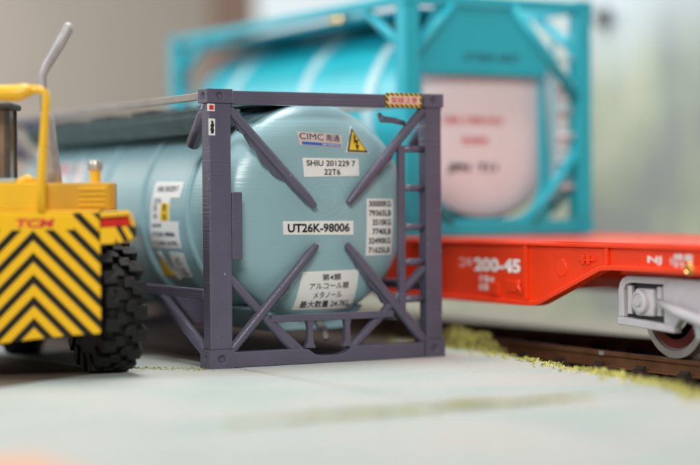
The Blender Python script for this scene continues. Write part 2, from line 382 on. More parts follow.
# contour ridges left by the printer on the end of the tank
for k, rr in enumerate((.05, .10, .155, .215, .28)):
    m = MB(); n = 64
    for j in range(n):
        t = 2*math.pi*j/n; xx, zz = cx-.02+rr*math.cos(t), cz+.14+rr*.9*math.sin(t); y = domey(xx, zz)
        for dr, dy in ((-.006, .002), (0, -.004), (.006, .002)):
            xx, zz = cx-.02+(rr+dr)*math.cos(t), cz+.14+(rr+dr)*.9*math.sin(t); m.v.append((xx, domey(xx, zz)+dy, zz))
    for j in range(n):
        a, b = 3*j, 3*((j+1) % n)
        m.f += [(a, b, b+1, a+1), (a+1, b+1, b+2, a+2)]
    m.build('print_ridge', TANK, tank, smooth=True)
def box_hole(m, x0, x1, y0, y1, z0, z1, holes, rr=.036, dep=.03):
    """corner casting: block with round sockets in the chosen faces"""
    fs = {'-y': ((x0,y0,z0), (x1-x0,0,0), (0,0,z1-z0), (0,1,0)), '+y': ((x1,y1,z0), (x0-x1,0,0), (0,0,z1-z0), (0,-1,0)),
          '-x': ((x0,y1,z0), (0,y0-y1,0), (0,0,z1-z0), (1,0,0)), '+x': ((x1,y0,z0), (0,y1-y0,0), (0,0,z1-z0), (-1,0,0)),
          '-z': ((x0,y1,z0), (x1-x0,0,0), (0,y0-y1,0), (0,0,1)), '+z': ((x0,y0,z1), (x1-x0,0,0), (0,y1-y0,0), (0,0,-1))}
    for k, (o, a, b, n) in fs.items():
        o, a, b, n = map(Vector, (o, a, b, n))
        if k not in holes: m.add([o, o+a, o+a+b, o+b], [(0,1,2,3)]); continue
        c = o+a/2+b/2; au, bu = a.normalized(), b.normalized(); N = 16; base = len(m.v)
        sq = []
        for i in range(N):
            t = 2*math.pi*(i+.5)/N; q = (math.cos(t), math.sin(t)); s = 1/max(abs(q[0]), abs(q[1]))
            sq.append(c+a/2*q[0]*s+b/2*q[1]*s)
        ci = [c+rr*(math.cos(2*math.pi*(i+.5)/N)*au+math.sin(2*math.pi*(i+.5)/N)*bu) for i in range(N)]
        bo = [p+n*dep-(p-c)*.3 for p in ci]
        m.v += [tuple(p) for p in sq+ci+bo+[o, o+a, o+a+b, o+b]]
        for i in range(N):
            j = (i+1) % N
            m.f += [(base+i, base+j, base+N+j, base+N+i), (base+N+i, base+N+j, base+2*N+j, base+2*N+i)]
        m.f.append(tuple(base+2*N+i for i in range(N)))
        cor = [(base+3*N+2, N//8-1, N//8), (base+3*N+3, 3*N//8-1, 3*N//8), (base+3*N, 5*N//8-1, 5*N//8), (base+3*N+1, 7*N//8-1, 7*N//8)]
        for cc, i, j in cor: m.f.append((cc, base+j, base+i))
    return m
# corner posts
post = {}
for name_, x0, x1, y0, y1 in (('fl', .005, .225, .008, .16), ('fr', 2.262, 2.433, .008, .15), ('bl', .005, .19, L-.16, L-.008), ('br', 2.25, 2.433, L-.16, L-.008)):
    m = MB().box(x0, x1, y0, y1, .165, H-.115); post[name_] = m.build('corner_post', PURPLE, ct, bevel=.012)
for x0, x1, sx in ((-.012, .235, '-x'), (2.235, 2.45, '+x')):
    for y0, y1, sy in ((-.006, .19, '-y'), (L-.19, L+.006, '+y')):
        for z0, z1, sz in ((-.0, .17, '-z'), (H-.12, H+.004, '+z')):
            box_hole(MB(), x0, x1, y0, y1, z0, z1, (sx, sy)).build('corner_casting', PURPLE, ct, bevel=.012)
# end frame beams
MB().box(.236, 2.234, .004, .13, H-.128, H-.008).build('top_beam', PURPLE, ct, bevel=.014)
bb = [(.236, .0), (2.234, .0), (2.234, .142), (1.50, .142), (1.44, .128), (1.38, .085), (1.30, .068), (1.14, .068), (1.06, .085), (1.0, .128), (.94, .142), (.236, .142)]
MB().prism(bb, 1, .004, .13).build('bottom_beam', PURPLE, ct, bevel=.012)
MB().box(.62, 1.90, .012, .085, .39, .455).build('cross_beam', PURPLE, ct, bevel=.01)
def bar(p, q, rad, name='brace', n=12, m=PURPLE, parent=None, seg=1):
    p, q = Vector(p), Vector(q)
    pts = [p+(q-p)*i/seg for i in range(seg+1)]
    rr = [rad*(1 if i in (0, seg) and seg == 1 else random.uniform(.93, 1.06))*(.62 if (i == seg and seg == 10) else 1) for i in range(seg+1)]
    o = MB().tube(pts, rr, n).build(name, m, parent or ct); auto(o, 50); return o
# four long struts that run from the corners in to the end of the tank
ends = [((.23, .07, 2.315), (1.085, .045, 1.435)), ((.20, .06, .12), (1.10, .045, 1.085)), ((2.255, .06, 2.335), (1.435, .045, 1.465)), ((2.29, .06, .11), (1.415, .045, 1.08))]
for k, (p, q) in enumerate(ends):
    bar(p, q, .046, 'strut', seg=10)
    # wavy web between strut and tank
    P_, Q_ = Vector(p), Vector(q); m = MB(); n = 16
    nrm = Vector((-(Q_.z-P_.z), 0, Q_.x-P_.x)).normalized()
    if nrm.z > 0: nrm = -nrm
    pts = []
    for i in range(n+1):
        t = .12+.84*i/n; a = P_+(Q_-P_)*t; w_ = .030+.035*math.exp(-((t-.55)/.18)**2)+.012*math.sin(i*2.1)
        if k == 0: w_ += .02*(t < .6)
        if t > .9: w_ *= .5
        pts.append((a, a+nrm*w_))
    for a, b in pts: m.v += [(a.x, .055, a.z), (b.x, .06, b.z), (b.x, .12, b.z), (a.x, .12, a.z)]
    for i in range(n):
        for j in range(4): m.f.append((4*i+j, 4*i+(j+1) % 4, 4*i+4+(j+1) % 4, 4*i+4+j))
    m.f += [(0,1,2,3), (4*n+3, 4*n+2, 4*n+1, 4*n)]
    m.build('strut_web', PURPLE, ct)
# short lower braces
bar((.20, .085, .83), (.875, .06, .12), .044, seg=5); bar((2.27, .085, .84), (1.45, .06, .11), .044, seg=5)
bar((.60, .05, .42), (.93, .05, .13), .030)
for x in (1.02, 1.41):
    m = MB()
    for z, hw in ((.142, .055), (.19, .032), (.33, .024), (.39, .036), (.41, .05)):
        m.v += [(x-hw, .02, z), (x+hw, .02, z), (x+hw, .08, z), (x-hw, .08, z)]
    for i in range(4):
        for j in range(4): m.f.append((4*i+j, 4*i+(j+1) % 4, 4*i+4+(j+1) % 4, 4*i+4+j))
    m.f += [(0,1,2,3), (19,18,17,16)]
    m.build('cradle_post', PURPLE, ct, bevel=.006)
MB().box(.232, .338, .02, .055, .965, 1.57).build('side_plate', PURPLE, ct, bevel=.01)
MB().tube([(1.80, .10, 2.30), (1.82, .08, 2.245), (1.95, .07, 2.235), (2.06, .07, 2.21)], [.02, .034, .028, .024], 10).build('bracket', PURPLE, ct, smooth=True)
# ladder
lad = MB().box(1.972, 2.04, .02, .08, .44, 2.0).build('ladder_stile', PURPLE, ct, bevel=.008)
for z in (1.967, 1.60, 1.233, .904, .555):
    MB().tube([(2.03, .055, z), (2.265, .07, z)], .034, 10).build('rung', PURPLE, lad, smooth=True)
# side rails, side braces, rear frame
RAIL2 = mat('lit_rail', (.30, .27, .255), .45, var=.12, vscale=3)  # light caught by the top rails, painted in as a paler beige
for x in (.035, 2.40):
    MB().box(x-.03, x+.03, .19, L-.19, H-.085, H-.02).build('top_rail', RAIL2, ct, bevel=.008)
    MB().box(x-.03, x+.035, .16, L-.16, .615, .705).build('side_rail', PURPLE, ct, bevel=.01)
    for ya, yb in ((.10, .62), (L-.10, L-.62)):
        MB().tube([(x+.02, ya, 2.36), (x+.10, yb, 2.02)], .068, 10).build('side_brace', PURPLE, ct, smooth=True)
    for ya, yb in ((.12, 1.45), (L-.12, L-1.45)):
        MB().tube([(x+.03, ya, .09), (x+.10, yb, .63)], .055, 10).build('side_brace', PURPLE, ct, smooth=True)
MB().box(.236, 2.234, L-.13, L-.004, H-.128, H-.008).build('top_beam', PURPLE, ct, bevel=.014)
MB().box(.236, 2.234, L-.13, L-.004, 0, .142).build('bottom_beam', PURPLE, ct, bevel=.014)
for p, q in (((.2, L-.07, 2.3), (2.25, L-.06, .1)), ((2.25, L-.07, 2.3), (.2, L-.06, .1))): bar(p, q, .045)
for y in (1.45, L-1.45):
    m = MB().prism([(.25, .62), (.5, .30), (1.94, .30), (2.19, .62), (1.9, .66), (1.7, .46), (.74, .46), (.54, .66)], 1, y-.05, y+.05)
    m.build('saddle', PURPLE, ct, bevel=.01)
# walkway and top fittings
wk = MB().box(.62, 1.20, .35, 5.7, 2.375, 2.40).build('walkway', WALK, ct)
for y in [.5+.33*i for i in range(16)]:
    MB().box(.60, 1.22, y, y+.04, 2.401, 2.42).build('tread_bar', WALK, wk)
MB().prism([(.20, 2.34), (.20, 2.26), (.30, 2.12), (.62, 2.20), (.62, 2.34)], 1, .62, 5.4).build('side_walkway', WALK, ct, bevel=.01)
for y in (1.9, 3.0, 4.1): MB().box(.24, .60, y, y+.45, 2.30, 2.39).build('spill_box', DARK, ct, bevel=.02)
MB().lathe([(.26, 0), (.26, .06), (.22, .085), (.02, .09)], (1.5, 2.9, 2.36), (0,0,1), 32).build('manhole_lid', SILVER, ct, bevel=.006)
MB().prism([(.62, .50), (.86, .27), (1.58, .27), (1.82, .50)], 1, .42, 2.2).build('sump', TANK, ct, bevel=.03)
MB().tube([(1.30, .44, .36), (1.30, .30, .30), (1.30, .24, .20)], [.035, .035, .03], 12).build('outlet_valve', SILVER, ct, smooth=True)

# labels on the tank end
def dome_s(x, z, h): return Vector((x, domey(x, z)-h, z))
def lab(name, corners, m=WHITE): return plate_on(ct, name, corners, dome_s, m)
l = lab('maker_label', [(.969, 2.124), (1.428, 2.097), (1.423, 1.976), (.981, 1.999)], BEIGE)
rt = -.055
text_on(l, 'lettering', 'CIMC', dome_s, 1.108, 2.078, .245, .058, NAVY, rt, bold=.0)
text_on(l, 'lettering', '南通', dome_s, 1.330, 2.066, .145, .066, NAVY, rt, bold=.004)
b_ = plate_on(l, 'blue_bar', [(1.005, 2.032), (1.41, 2.010), (1.407, 1.984), (1.008, 2.006)], dome_s, BLUE, off=.008, base=.004)
text_on(b_, 'lettering', 'CIMC NANTONG', dome_s, 1.30, 2.003, .19, .014, WHITE, rt, off=.011, bold=.02)
tr = [(1.554, 2.174), (1.467, 1.938), (1.717, 1.931)]
tc_ = Vector((sum(p[0] for p in tr)/3, sum(p[1] for p in tr)/3))
def scl(k): return [tuple(tc_+(Vector(p)-tc_)*k) for p in tr]
def tri_plate(parent, name, pts, sm, m, off, base):
    mb = MB(); mb.v = [tuple(sm(p[0], p[1], off)) for p in pts]+[tuple(sm(p[0], p[1], base)) for p in pts]
    mb.f = [(0,1,2), (5,4,3), (0,3,4,1), (1,4,5,2), (2,5,3,0)]; return mb.build(name, m, parent)
t_ = tri_plate(ct, 'shock_warning_sign', scl(1.06), dome_s, WHITE, .010, -.004)
tri_plate(t_, 'border', scl(.96), dome_s, BLACK, .012, .009)
tri_plate(t_, 'field', scl(.76), dome_s, YEL, .014, .011)
q = tc_
bolt = [(q.x-.018, q.y+.095), (q.x+.002, q.y+.07), (q.x-.004, q.y+.035), (q.x+.030, q.y+.040), (q.x+.012, q.y-.01), (q.x+.03, q.y-.015), (q.x+.006, q.y-.065), (q.x-.012, q.y-.01), (q.x-.002, q.y-.012), (q.x+.004, q.y+.012), (q.x-.026, q.y+.008)]
poly_on(t_, 'lightning_bolt', bolt, dome_s, BLACK, .017)
l = lab('number_label', [(.999, 1.882), (1.592, 1.876), (1.593, 1.716), (1.008, 1.706)])
text_on(l, 'lettering', 'SHIU 201229 7', dome_s, 1.295, 1.832, .52, .054, BLACK, -.008, bold=.018)
text_on(l, 'lettering', '22T6', dome_s, 1.300, 1.752, .172, .056, BLACK, -.008, bold=.018)
l = lab('number_label', [(.788, 1.304), (1.52, 1.299), (1.52, 1.169), (.794, 1.180)])
text_on(l, 'lettering', 'UT26K-98006', dome_s, 1.155, 1.238, .645, .082, BLACK, -.004, bold=.03)
l = lab('weight_label', [(1.672, 1.503), (1.985, 1.498), (1.981, .974), (1.665, .970)])
for i, s in enumerate(('30000KG', '79365LB', '3510KG', '7740LB', '32490KG', '71625LB')):
    k = .265 if len(s) == 7 else .225
    text_on(l, 'lettering', s, dome_s, 1.957-k/2, 1.455-.087*i, k, .056, BLACK, -.005, bold=.024)
l = lab('contents_label', [(.992, .836), (1.598, .844), (1.585, .478), (.948, .482)])
for s, x, z, w_, h_ in (('第4類', 1.30, .780, .20, .062), ('アルコール類', 1.285, .700, .42, .062), ('メタノール', 1.278, .617, .30, .062), ('最大数量 24.7KL', 1.272, .532, .53, .066)):
    text_on(l, 'lettering', s, dome_s, x, z, w_, h_, BLACK, .008, bold=.006)
# overhead line warning on the top beam
def front_s(y0): return lambda x, z, h: Vector((x, y0-h, z))
fs_ = front_s(.004)
STR = D.materials.new('hazard_stripe'); STR.use_nodes = True
def stripe_nodes(mt, expr, period, frac, rough=.4, ca=(.80, .46, .008), cb=(.012, .011, .010), mask=None):
    nt = mt.node_tree; b = nt.nodes['Principled BSDF']; b.inputs['Roughness'].default_value = rough; b.inputs['Specular IOR Level'].default_value = .25
    tc = nt.nodes.new('ShaderNodeTexCoord'); sp = nt.nodes.new('ShaderNodeSeparateXYZ'); nt.links.new(tc.outputs['Object'], sp.inputs[0])
    def mth(op, a, b_=None):
        n = nt.nodes.new('ShaderNodeMath'); n.operation = op
        for i, v in enumerate((a, b_)):
            if v is None: continue
            if isinstance(v, (int, float)): n.inputs[i].default_value = v
            else: nt.links.new(v, n.inputs[i])
        return n.outputs[0]
    v = expr(mth, sp.outputs); fr = mth('FRACT', mth('DIVIDE', v, period)); s = mth('LESS_THAN', fr, frac)
    if mask: s = mth('MULTIPLY', s, mask(mth, sp.outputs))
    mx = nt.nodes.new('ShaderNodeMix'); mx.data_type = 'RGBA'; nt.links.new(s, mx.inputs[0])
    mx.inputs[6].default_value = (*ca, 1); mx.inputs[7].default_value = (*cb, 1); nt.links.new(mx.outputs[2], b.inputs['Base Color'])
stripe_nodes(STR, lambda M_, o: M_('ADD', M_('ADD', o[0], o[2]), 10), .052, .5)
l = plate_on(ct, 'overhead_wire_sign', [(1.825, 2.488), (2.21, 2.486), (2.21, 2.355), (1.825, 2.357)], fs_, STR, n=1)
p_ = plate_on(l, 'centre_panel', [(1.852, 2.462), (2.185, 2.460), (2.185, 2.382), (1.852, 2.384)], fs_, mat('label_cream', (.75, .62, .5), .5), n=1, off=.008, base=.004)
text_on(p_, 'lettering', '架線注意', fs_, 2.018, 2.422, .29, .062, REDINK, 0, off=.011, bold=.004)
fs0 = front_s(-.0055)
l = plate_on(ct, 'red_mark_label', [(-.004, 2.352), (.058, 2.35), (.058, 2.286), (-.004, 2.288)], front_s(.008), WHITE, n=1, off=.016)
plate_on(l, 'red_square', [(.006, 2.341), (.048, 2.339), (.048, 2.297), (.006, 2.299)], front_s(.008), REDINK, n=1, off=.019, base=.015)
l = plate_on(ct, 'lifting_label', [(.006, 2.222), (.066, 2.220), (.066, 2.072), (.006, 2.074)], front_s(.008), WHITE, n=1, off=.006)
fig = [(.024, 2.20), (.045, 2.205), (.05, 2.185), (.058, 2.16), (.048, 2.14), (.056, 2.12), (.050, 2.09), (.022, 2.088), (.026, 2.11), (.014, 2.12), (.026, 2.14), (.018, 2.16), (.03, 2.18)]
poly_on(l, 'pictogram', fig, front_s(.008), BLACK, .009)
# labels on the side of the tank (u = -y, v = angle * radius)
def side_s(uu, v, h):
    t = v/TR; q = TR+h; return Vector((cx-q*math.cos(t), -uu, cz+q*math.sin(t)))
def A(y, deg): return (-y, R_(deg)*TR)
l = plate_on(ct, 'data_label', [A(1.762, 17), A(1.103, 16.6), A(1.14, 7.8), A(1.79, 7.8)], side_s, WHITE)
plate_on(l, 'data_label_middle', [A(1.79, 7.9), A(1.36, 7.9), A(1.38, -5.4), A(1.83, -5.4)], side_s, WHITE)
plate_on(l, 'data_label_foot', [A(1.83, -5.3), A(1.17, -5.3), A(1.23, -20), A(1.94, -20.5)], side_s, WHITE)
text_on(l, 'lettering', 'SHIU 201229 7', side_s, -1.44, R_(12.8), .50, .055, NAVY, 0, bold=.02)
text_on(l, 'lettering', '22T6', side_s, -1.65, R_(6.2), .17, .05, NAVY, 0, bold=.02)
yb = plate_on(l, 'yellow_panel', [A(1.56, 5), A(1.37, 5), A(1.38, -4.8), A(1.59, -4.8)], side_s, YEL, off=.008, base=.004)
text_on(yb, 'lettering', '危', side_s, -1.47, R_(2.6), .10, .07, BLACK, 0, off=.012); text_on(yb, 'lettering', '注', side_s, -1.475, R_(-2.4), .10, .06, BLACK, 0, off=.012)
for t_, v_ in (('日', .04), ('中', -.04)): text_on(l, 'lettering', t_, side_s, -1.70, v_, .08, .06, NAVY, 0)
text_on(l, 'lettering', 'MAWP', side_s, -1.68, R_(-7.4), .22, .035, NAVY, 0)
text_on(l, 'lettering', 'UT26K-98006', side_s, -1.56, R_(-12.2), .54, .045, NAVY, 0)
text_on(l, 'lettering', 'T.CAPA 24.7KL', side_s, -1.56, R_(-17.3), .60, .045, NAVY, 0)
fl = plate_on(ct, 'faded_label', [A(5.1, 30), A(3.9, 33), A(3.75, 16), A(4.9, 15)], side_s, mat('faded_white', (.72, .66, .66), .5))
text_on(fl, 'lettering', 'METHANOL', side_s, -4.4, R_(27), .8, .10, REDINK, 0)
def tri_side(pts, m, off, base, name, parent):
    return tri_plate(parent, name, pts, side_s, m, off, base)
T = [A(1.80, -23), A(2.08, -40.5), A(1.64, -39.5)]; tcc = Vector((sum(p[0] for p in T)/3, sum(p[1] for p in T)/3))
def s2(k): return [tuple(tcc+(Vector(p)-tcc)*k) for p in T]
t_ = tri_side(s2(1.05), WHITE, .012, -.02, 'warning_triangle', ct); tri_side(s2(.86), BLACK, .014, .01, 'border', t_); tri_side(s2(.70), YEL, .016, .012, 'field', t_)
l = plate_on(ct, 'notice_label', [A(1.55, -22.5), A(1.24, -23.5), A(1.33, -38.5), A(1.66, -39.5)], side_s, WHITE)
for t_, v_ in (('C', -.49), ('L', -.60)): text_on(l, 'lettering', t_, side_s, -1.42-(v_+.49)*.3, v_, .10, .07, NAVY, 0, bold=.02)

# ------------------------------------------------------------------ the yellow yard truck on the left
VX = Vector((math.cos(yaw), math.sin(yaw), 0)); VY = Vector((-math.sin(yaw), math.cos(yaw), 0))
Dv = 15.3; vo = Vector((-6.901, -14.818, 0))+VY*Dv+VX*((33-350)/1842.8*Dv)
tk = thing('yard_truck', 'yellow toy yard truck with black chevrons on its rear plate, at the left edge', 'truck', (vo.x, vo.y, 0), yaw)
CHEV = D.materials.new('chevron_stripes'); CHEV.use_nodes = True
stripe_nodes(CHEV, lambda M_, o: M_('ADD', M_('MULTIPLY', M_('ADD', o[2], M_('MULTIPLY', M_('ABSOLUTE', o[0]), 1.02)), -1), 20+1.262+.088),
    181e-3, .46, .36, ca=(.82, .46, .008),
    mask=lambda M_, o: M_('MAXIMUM', M_('LESS_THAN', o[2], 1.262), M_('GREATER_THAN', o[0], .335)))
m = MB().prism([(-1.30, .30), (-.6, .30), (-.27, .318), (0, .352), (.35, .385), (.548, .395), (.556, .45), (.556, 1.395), (-1.30, 1.41)], 1, 0, .05)
pl = m.build('rear_plate', CHEV, tk, bevel=.012)
text_on(pl, 'lettering', 'TCM', lambda x, z, h: Vector((x, -h, z)), .02, 1.318, .32, .075, REDINK, 0, off=.004, bold=.04, italic=.2)
MB().box(-1.30, .552, .012, .30, 1.398, 1.425).build('deck_ledge', YELLOW, tk, bevel=.01)
MB().prism([(.03, .13), (.612, .13), (.655, .20), (.60, .80), (.03, .80)], 2, 1.42, 1.652).build('hood', YELLOW2, tk, bevel=.012)
for i in range(4):
    z = 1.455+.045*i
    MB().box(.36, .59, .105, .135, z, z+.022).build('grille_slat', YELLOW, tk, bevel=.006)
MB().box(-1.30, .04, .07, 1.3, 1.422, 1.66).build('cab_base', YELLOW, tk, bevel=.014)
MB().tube([(-.16, .2, 1.66), (-.07, .2, 1.69), (.0, .2, 1.665)], [.03, .04, .02], 10).build('latch', YELLOW, tk, smooth=True)
MB().box(-1.2, .30, .06, 3.2, .36, 1.395).build('chassis', mat('chassis_dark', (.10, .06, .02), .6, var=.2), tk, bevel=.02)
# handrail with a thick padded arm
MB().tube([(.068, .03, 1.41), (.070, .03, 1.70), (.098, .03, 2.10), (.118, .03, 2.36), (.108, .03, 2.40), (.07, .03, 2.425), (.0, .03, 2.43)],
    [.040, .038, .035, .034, .034, .034, .04], 14).build('handrail', YELLOW, tk, smooth=True)
MB().tube([(.02, .03, 2.43), (-.05, .03, 2.42), (-.12, .03, 2.40), (-.22, .03, 2.40), (-.40, .03, 2.41), (-1.0, .03, 2.41)], [.035, .06, .07, .068, .062, .062], 14).build('guard_bar', YELLOW, tk, smooth=True)
# cab
cabx = -.27
cab = MB().box(-1.15, -.235, .40, .86, 2.29, 2.345).build('cab_roof', DARK, tk, bevel=.02)
for x in (-1.12, cabx-.045):
    for y in (.44, .78): MB().box(x, x+.045, y, y+.045, 1.70, 2.29).build('cab_pillar', HUB, tk, bevel=.008)
MB().box(-1.07, cabx-.046, .455, .47, 1.70, 2.29).build('rear_window', GLASS, tk)
MB().box(cabx-.03, cabx-.015, .486, .779, 1.70, 2.29).build('side_window', GLASS, tk)
MB().box(-1.15, -.21, .36, .86, 1.662, 1.698).build('cab_sill', mat('grey_blue_plastic', (.30, .38, .42), .5), tk, bevel=.01)
# exhaust
MB().tube([(.085, .55, 1.60), (.075, .55, 1.75), (.055, .55, 1.95), (.035, .55, 2.20), (.02, .55, 2.27)], [.085, .078, .072, .066, .045], 20).build('muffler', SILVER, tk, smooth=True)
MB().tube([(.015, .55, 2.25), (.005, .55, 2.48), (.0, .55, 2.58), (.04, .55, 2.67), (.14, .55, 2.83), (.225, .55, 2.98), (.235, .55, 3.03)], [.036, .034, .036, .042, .048, .048, .03], 14).build('exhaust_pipe', SILVER, tk, smooth=True)
nk = MB().lathe([(.052, 0), (.046, .03), (.046, .12)], (.467, .40, 1.64), (0,0,1), 24).build('filler_neck', YELLOW, tk); auto(nk)
cp = MB().lathe([(.058, .12), (.062, .13), (.062, .19), (.055, .205), (.002, .21)], (.467, .40, 1.64), (0,0,1), 24).build('filler_cap', CHROME, nk); auto(cp)
# rear lamp housing on the right
fx0, fx1 = .594, .87
STR2 = D.materials.new('fender_stripes'); STR2.use_nodes = True
stripe_nodes(STR2, lambda M_, o: M_('ADD', M_('ADD', M_('MULTIPLY', o[0], 1), M_('MULTIPLY', o[2], .55)), 9.93+.045), .098, .5, ca=(.80, .45, .01),
    mask=lambda M_, o: M_('GREATER_THAN', o[0], .685))
m = MB().prism([(.560, 1.405), (.77, 1.42), (.80, 1.40), (.795, 1.375), (.560, 1.36)], 1, -.02, .20); fd = m.build('lamp_housing', YELLOW, tk, bevel=.01)
m = MB().prism([(.560, 1.275), (.560, 1.14), (.70, 1.145), (.825, 1.18), (.84, 1.21), (.838, 1.285), (.82, 1.29)], 1, -.02, .20); m.build('lamp_skirt', STR2, tk, bevel=.008)
MB().prism([(.795, 1.375), (.80, 1.40), (.84, 1.287), (.82, 1.29)], 1, -.018, .20).build('lamp_side', YELLOW, tk, bevel=.006)
MB().prism([(.560, 1.278), (.82, 1.292), (.79, 1.37), (.560, 1.355)], 1, .03, .08).build('tail_lamp', LENS, tk, bevel=.01)
MB().box(.560, .80, .09, .19, 1.15, 1.39).build('lamp_box', YELLOW2, tk)
# wheels: tyre with open lugs
def wheel(x, y, rad, wd, steer, lugs=False):
    hw = wd/2
    t = thing_child('wheel', tk, (x, y, rad), steer)
    m = MB(); m.lathe([(rad*.60, -hw*.95), (rad*.74, -hw*1.0), (rad*.86, -hw*.92), (rad*.90, -hw*.7), (rad*.915, 0), (rad*.90, hw*.7), (rad*.86, hw*.92), (rad*.74, hw), (rad*.60, hw*.95)], (0,0,0), (1,0,0), 48)
    ty = m.build('tyre', TYRE, t); auto(ty, 60)
    if not lugs: tag(MB().lathe([(rad*.9, -hw*1.04), (rad, -hw*.9), (rad, hw*.9), (rad*.9, hw*1.04)], (0,0,0), (1,0,0), 40).build('tread', TYRE, t)); 
    # open-lug tread, two staggered rows with stepped blocks
    N = 17; s_ = 2*math.pi/N
    def P(a, q, x_): return (x_, math.cos(a)*q, math.sin(a)*q)
    def lug(side):
        # one open lug: a wide block across the tread that wraps over the shoulder
        lg = MB(); poly = [(-.05, -.10), (.04, -.10), (.04, .34), (.16, .34), (.16, 1.08), (-.06, 1.08), (-.06, .5), (-.14, .5), (-.14, .1)]
        sec = [(rad*.84, 1.0, 1.0), (rad*.985, .97, .95), (rad, .92, .90)]
        n = len(poly); a0 = sum(p[0] for p in poly)/n; x0_ = .45
        for q, ka, kx in sec:
            for a, x_ in poly:
                aa = a0+(a-a0)*ka; xx = x0_+(x_-x0_)*kx
                if x_ > 1 and q < rad*.9: q2 = rad*.72
                else: q2 = q
                lg.v.append(P(aa, q2, side*xx*hw))
        for i in range(2):
            for k in range(n): lg.f.append((i*n+k, i*n+(k+1) % n, (i+1)*n+(k+1) % n, (i+1)*n+k))
        lg.f.append(tuple(range(n))); lg.f.append(tuple(range(2*n, 3*n)))
        me = lg.mesh('tread_lug'); me.materials.append(TYRE); return me
    if lugs:
        for side in (-1, 1):
            me = lug(side)
            for k in range(N):
                o = D.objects.new('tread_lug', me); C.objects.link(o); o.parent = t; o.rotation_euler.x = s_*(k+(.5 if side > 0 else 0))
                b = o.modifiers.new('bevel', 'BEVEL'); b.width = .007; b.segments = 2
    m = MB().lathe([(.01, -hw*.55), (rad*.2, -hw*.62), (rad*.24, -hw*.45), (rad*.5, -hw*.5), (rad*.58, -hw*.9), (rad*.63, -hw*.96), (rad*.63, hw*.96), (rad*.58, hw*.9), (rad*.5, hw*.3), (.01, hw*.3)], (0,0,0), (1,0,0), 32)
    auto(m.build('rim', HUB, t), 40)
    return t
def thing_child(name, parent, loc, rz):
    # a wheel is a small hub mesh that carries tyre and rim
    me = MB().lathe([(.06, -.10), (.06, .10)], (0,0,0), (1,0,0), 12).mesh(name); me.materials.append(HUB)
    o = D.objects.new(name, me); C.objects.link(o); o.parent = parent; o.location = loc; o.rotation_euler.z = rz; return o
wheel(.475, .86, .575, .36, R_(27), True)
wheel(-.95, .86, .575, .34, R_(17))
wheel(-.62, 3.0, .50, .34, 0); wheel(.18, 3.05, .40, .3, 0)

# ------------------------------------------------------------------ red flat wagon
wg = thing('flat_wagon', 'bright red container flat wagon standing on the track behind the grey container', 'wagon', (0,0,0))
y0w, y1w = -5.6, 11.6; X0, X1 = 3.0, 5.5
side = [(y0w, .86), (-1.85, .86), (-1.70, .85), (-.78, .515), (-.68, .495), (-.55, .49), (6.55, .49), (6.68, .495), (6.78, .515), (7.70, .85), (7.85, .86), (y1w, .86), (y1w, 1.05), (y0w, 1.05)]
for x0, x1 in ((X0+.04, X0+.10), (X1-.10, X1-.04)):
    MB().prism(side, 0, x0, x1).build('side_sill', REDW, wg, bevel=.006)
# bottom flange following the belly, and the deck edge
def flange(xa, xb):
    lo = side[:12]; m = MB()
    for a, b in lo: m.v += [(xa, a, b-.004), (xb, a, b-.004), (xb, a, b+.042), (xa, a, b+.042)]
    for i in range(len(lo)-1):
        for j in range(4): m.f.append((4*i+j, 4*i+(j+1) % 4, 4*i+4+(j+1) % 4, 4*i+4+j))
    k = 4*(len(lo)-1); m.f += [(0,1,2,3), (k+3, k+2, k+1, k)]
    return m
flange(X0, X0+.12).build('bottom_flange', REDW, wg, bevel=.008); flange(X1-.12, X1).build('bottom_flange', REDW, wg, bevel=.008)
MB().box(X0-.004, X1+.004, y0w, y1w, 1.052, 1.088).build('deck', REDW, wg, bevel=.008)
for x in (X0+.01, X1-.09):
    MB().box(x, x+.08, y0w, y1w, 1.0885, 1.10).build('deck_strip', REDW, wg, bevel=.003)
for y in (-.53, 1.6, 3.0, 4.4, 6.53):
    MB().box(X0+.005, X0+.04, y-.025, y+.025, .54, 1.05).build('rib', REDW, wg, bevel=.006)
for y in (-1.78, -3.9): MB().box(X0+.005, X0+.04, y-.02, y+.02, .90, 1.05).build('rib', REDW, wg, bevel=.006)
MB().lathe([(.085, 0), (.08, -.012), (.01, -.014)], (X0+.04, -1.08, .86), (1,0,0), 24).build('oval_cover', REDW, wg, bevel=.003)
for y in (-1.42, -1.50): MB().box(X0+.015, X0+.04, y-.02, y+.02, .90, .98).build('small_bracket', REDW, wg, bevel=.004)
MB().box(X0+.018, X0+.04, -1.60, -1.35, .93, .945).build('small_bracket', REDW, wg)
MB().tube([(X0+.02, -.46, .60), (X0+.0, -.43, .66), (X0+.02, -.40, .62), (X0+.01, -.44, .72)], .014, 8).build('lashing_hook', REDW, wg, smooth=True)
for y, z in ((.02, .62), (-.28, .66)): MB().box(X0+.02, X0+.04, y-.09, y+.09, z-.055, z+.055).build('plate_frame', REDW, wg, bevel=.006)
MB().box(3.9, 4.6, y0w, y1w, .72, 1.05).build('centre_sill', REDW, wg)
for y in (-.1, 1.5, 3.2, 4.8, 6.4): MB().box(X0+.1, X1-.1, y-.06, y+.06, .60, 1.05).build('cross_member', REDW, wg)
def ws(uu, z, h): return Vector((X0+.04-h, -uu, z))
text_on(wg, 'lettering', '200-45', ws, .02, .853, .80, .135, WHITE, 0, off=.003, bold=.05)
text_on(wg, 'lettering', 'コキ', ws, -.53, .868, .24, .10, WHITE, 0, off=.003, bold=.004)
for t_, z_ in (('荷重48', .715), ('自重16', .635)): text_on(wg, 'lettering', t_, ws, -.16, z_, .26, .065, WHITE, 0, off=.003)
text_on(wg, 'lettering', 'NJ', ws, 2.42, .955, .19, .075, WHITE, 0, off=.003, bold=.03)
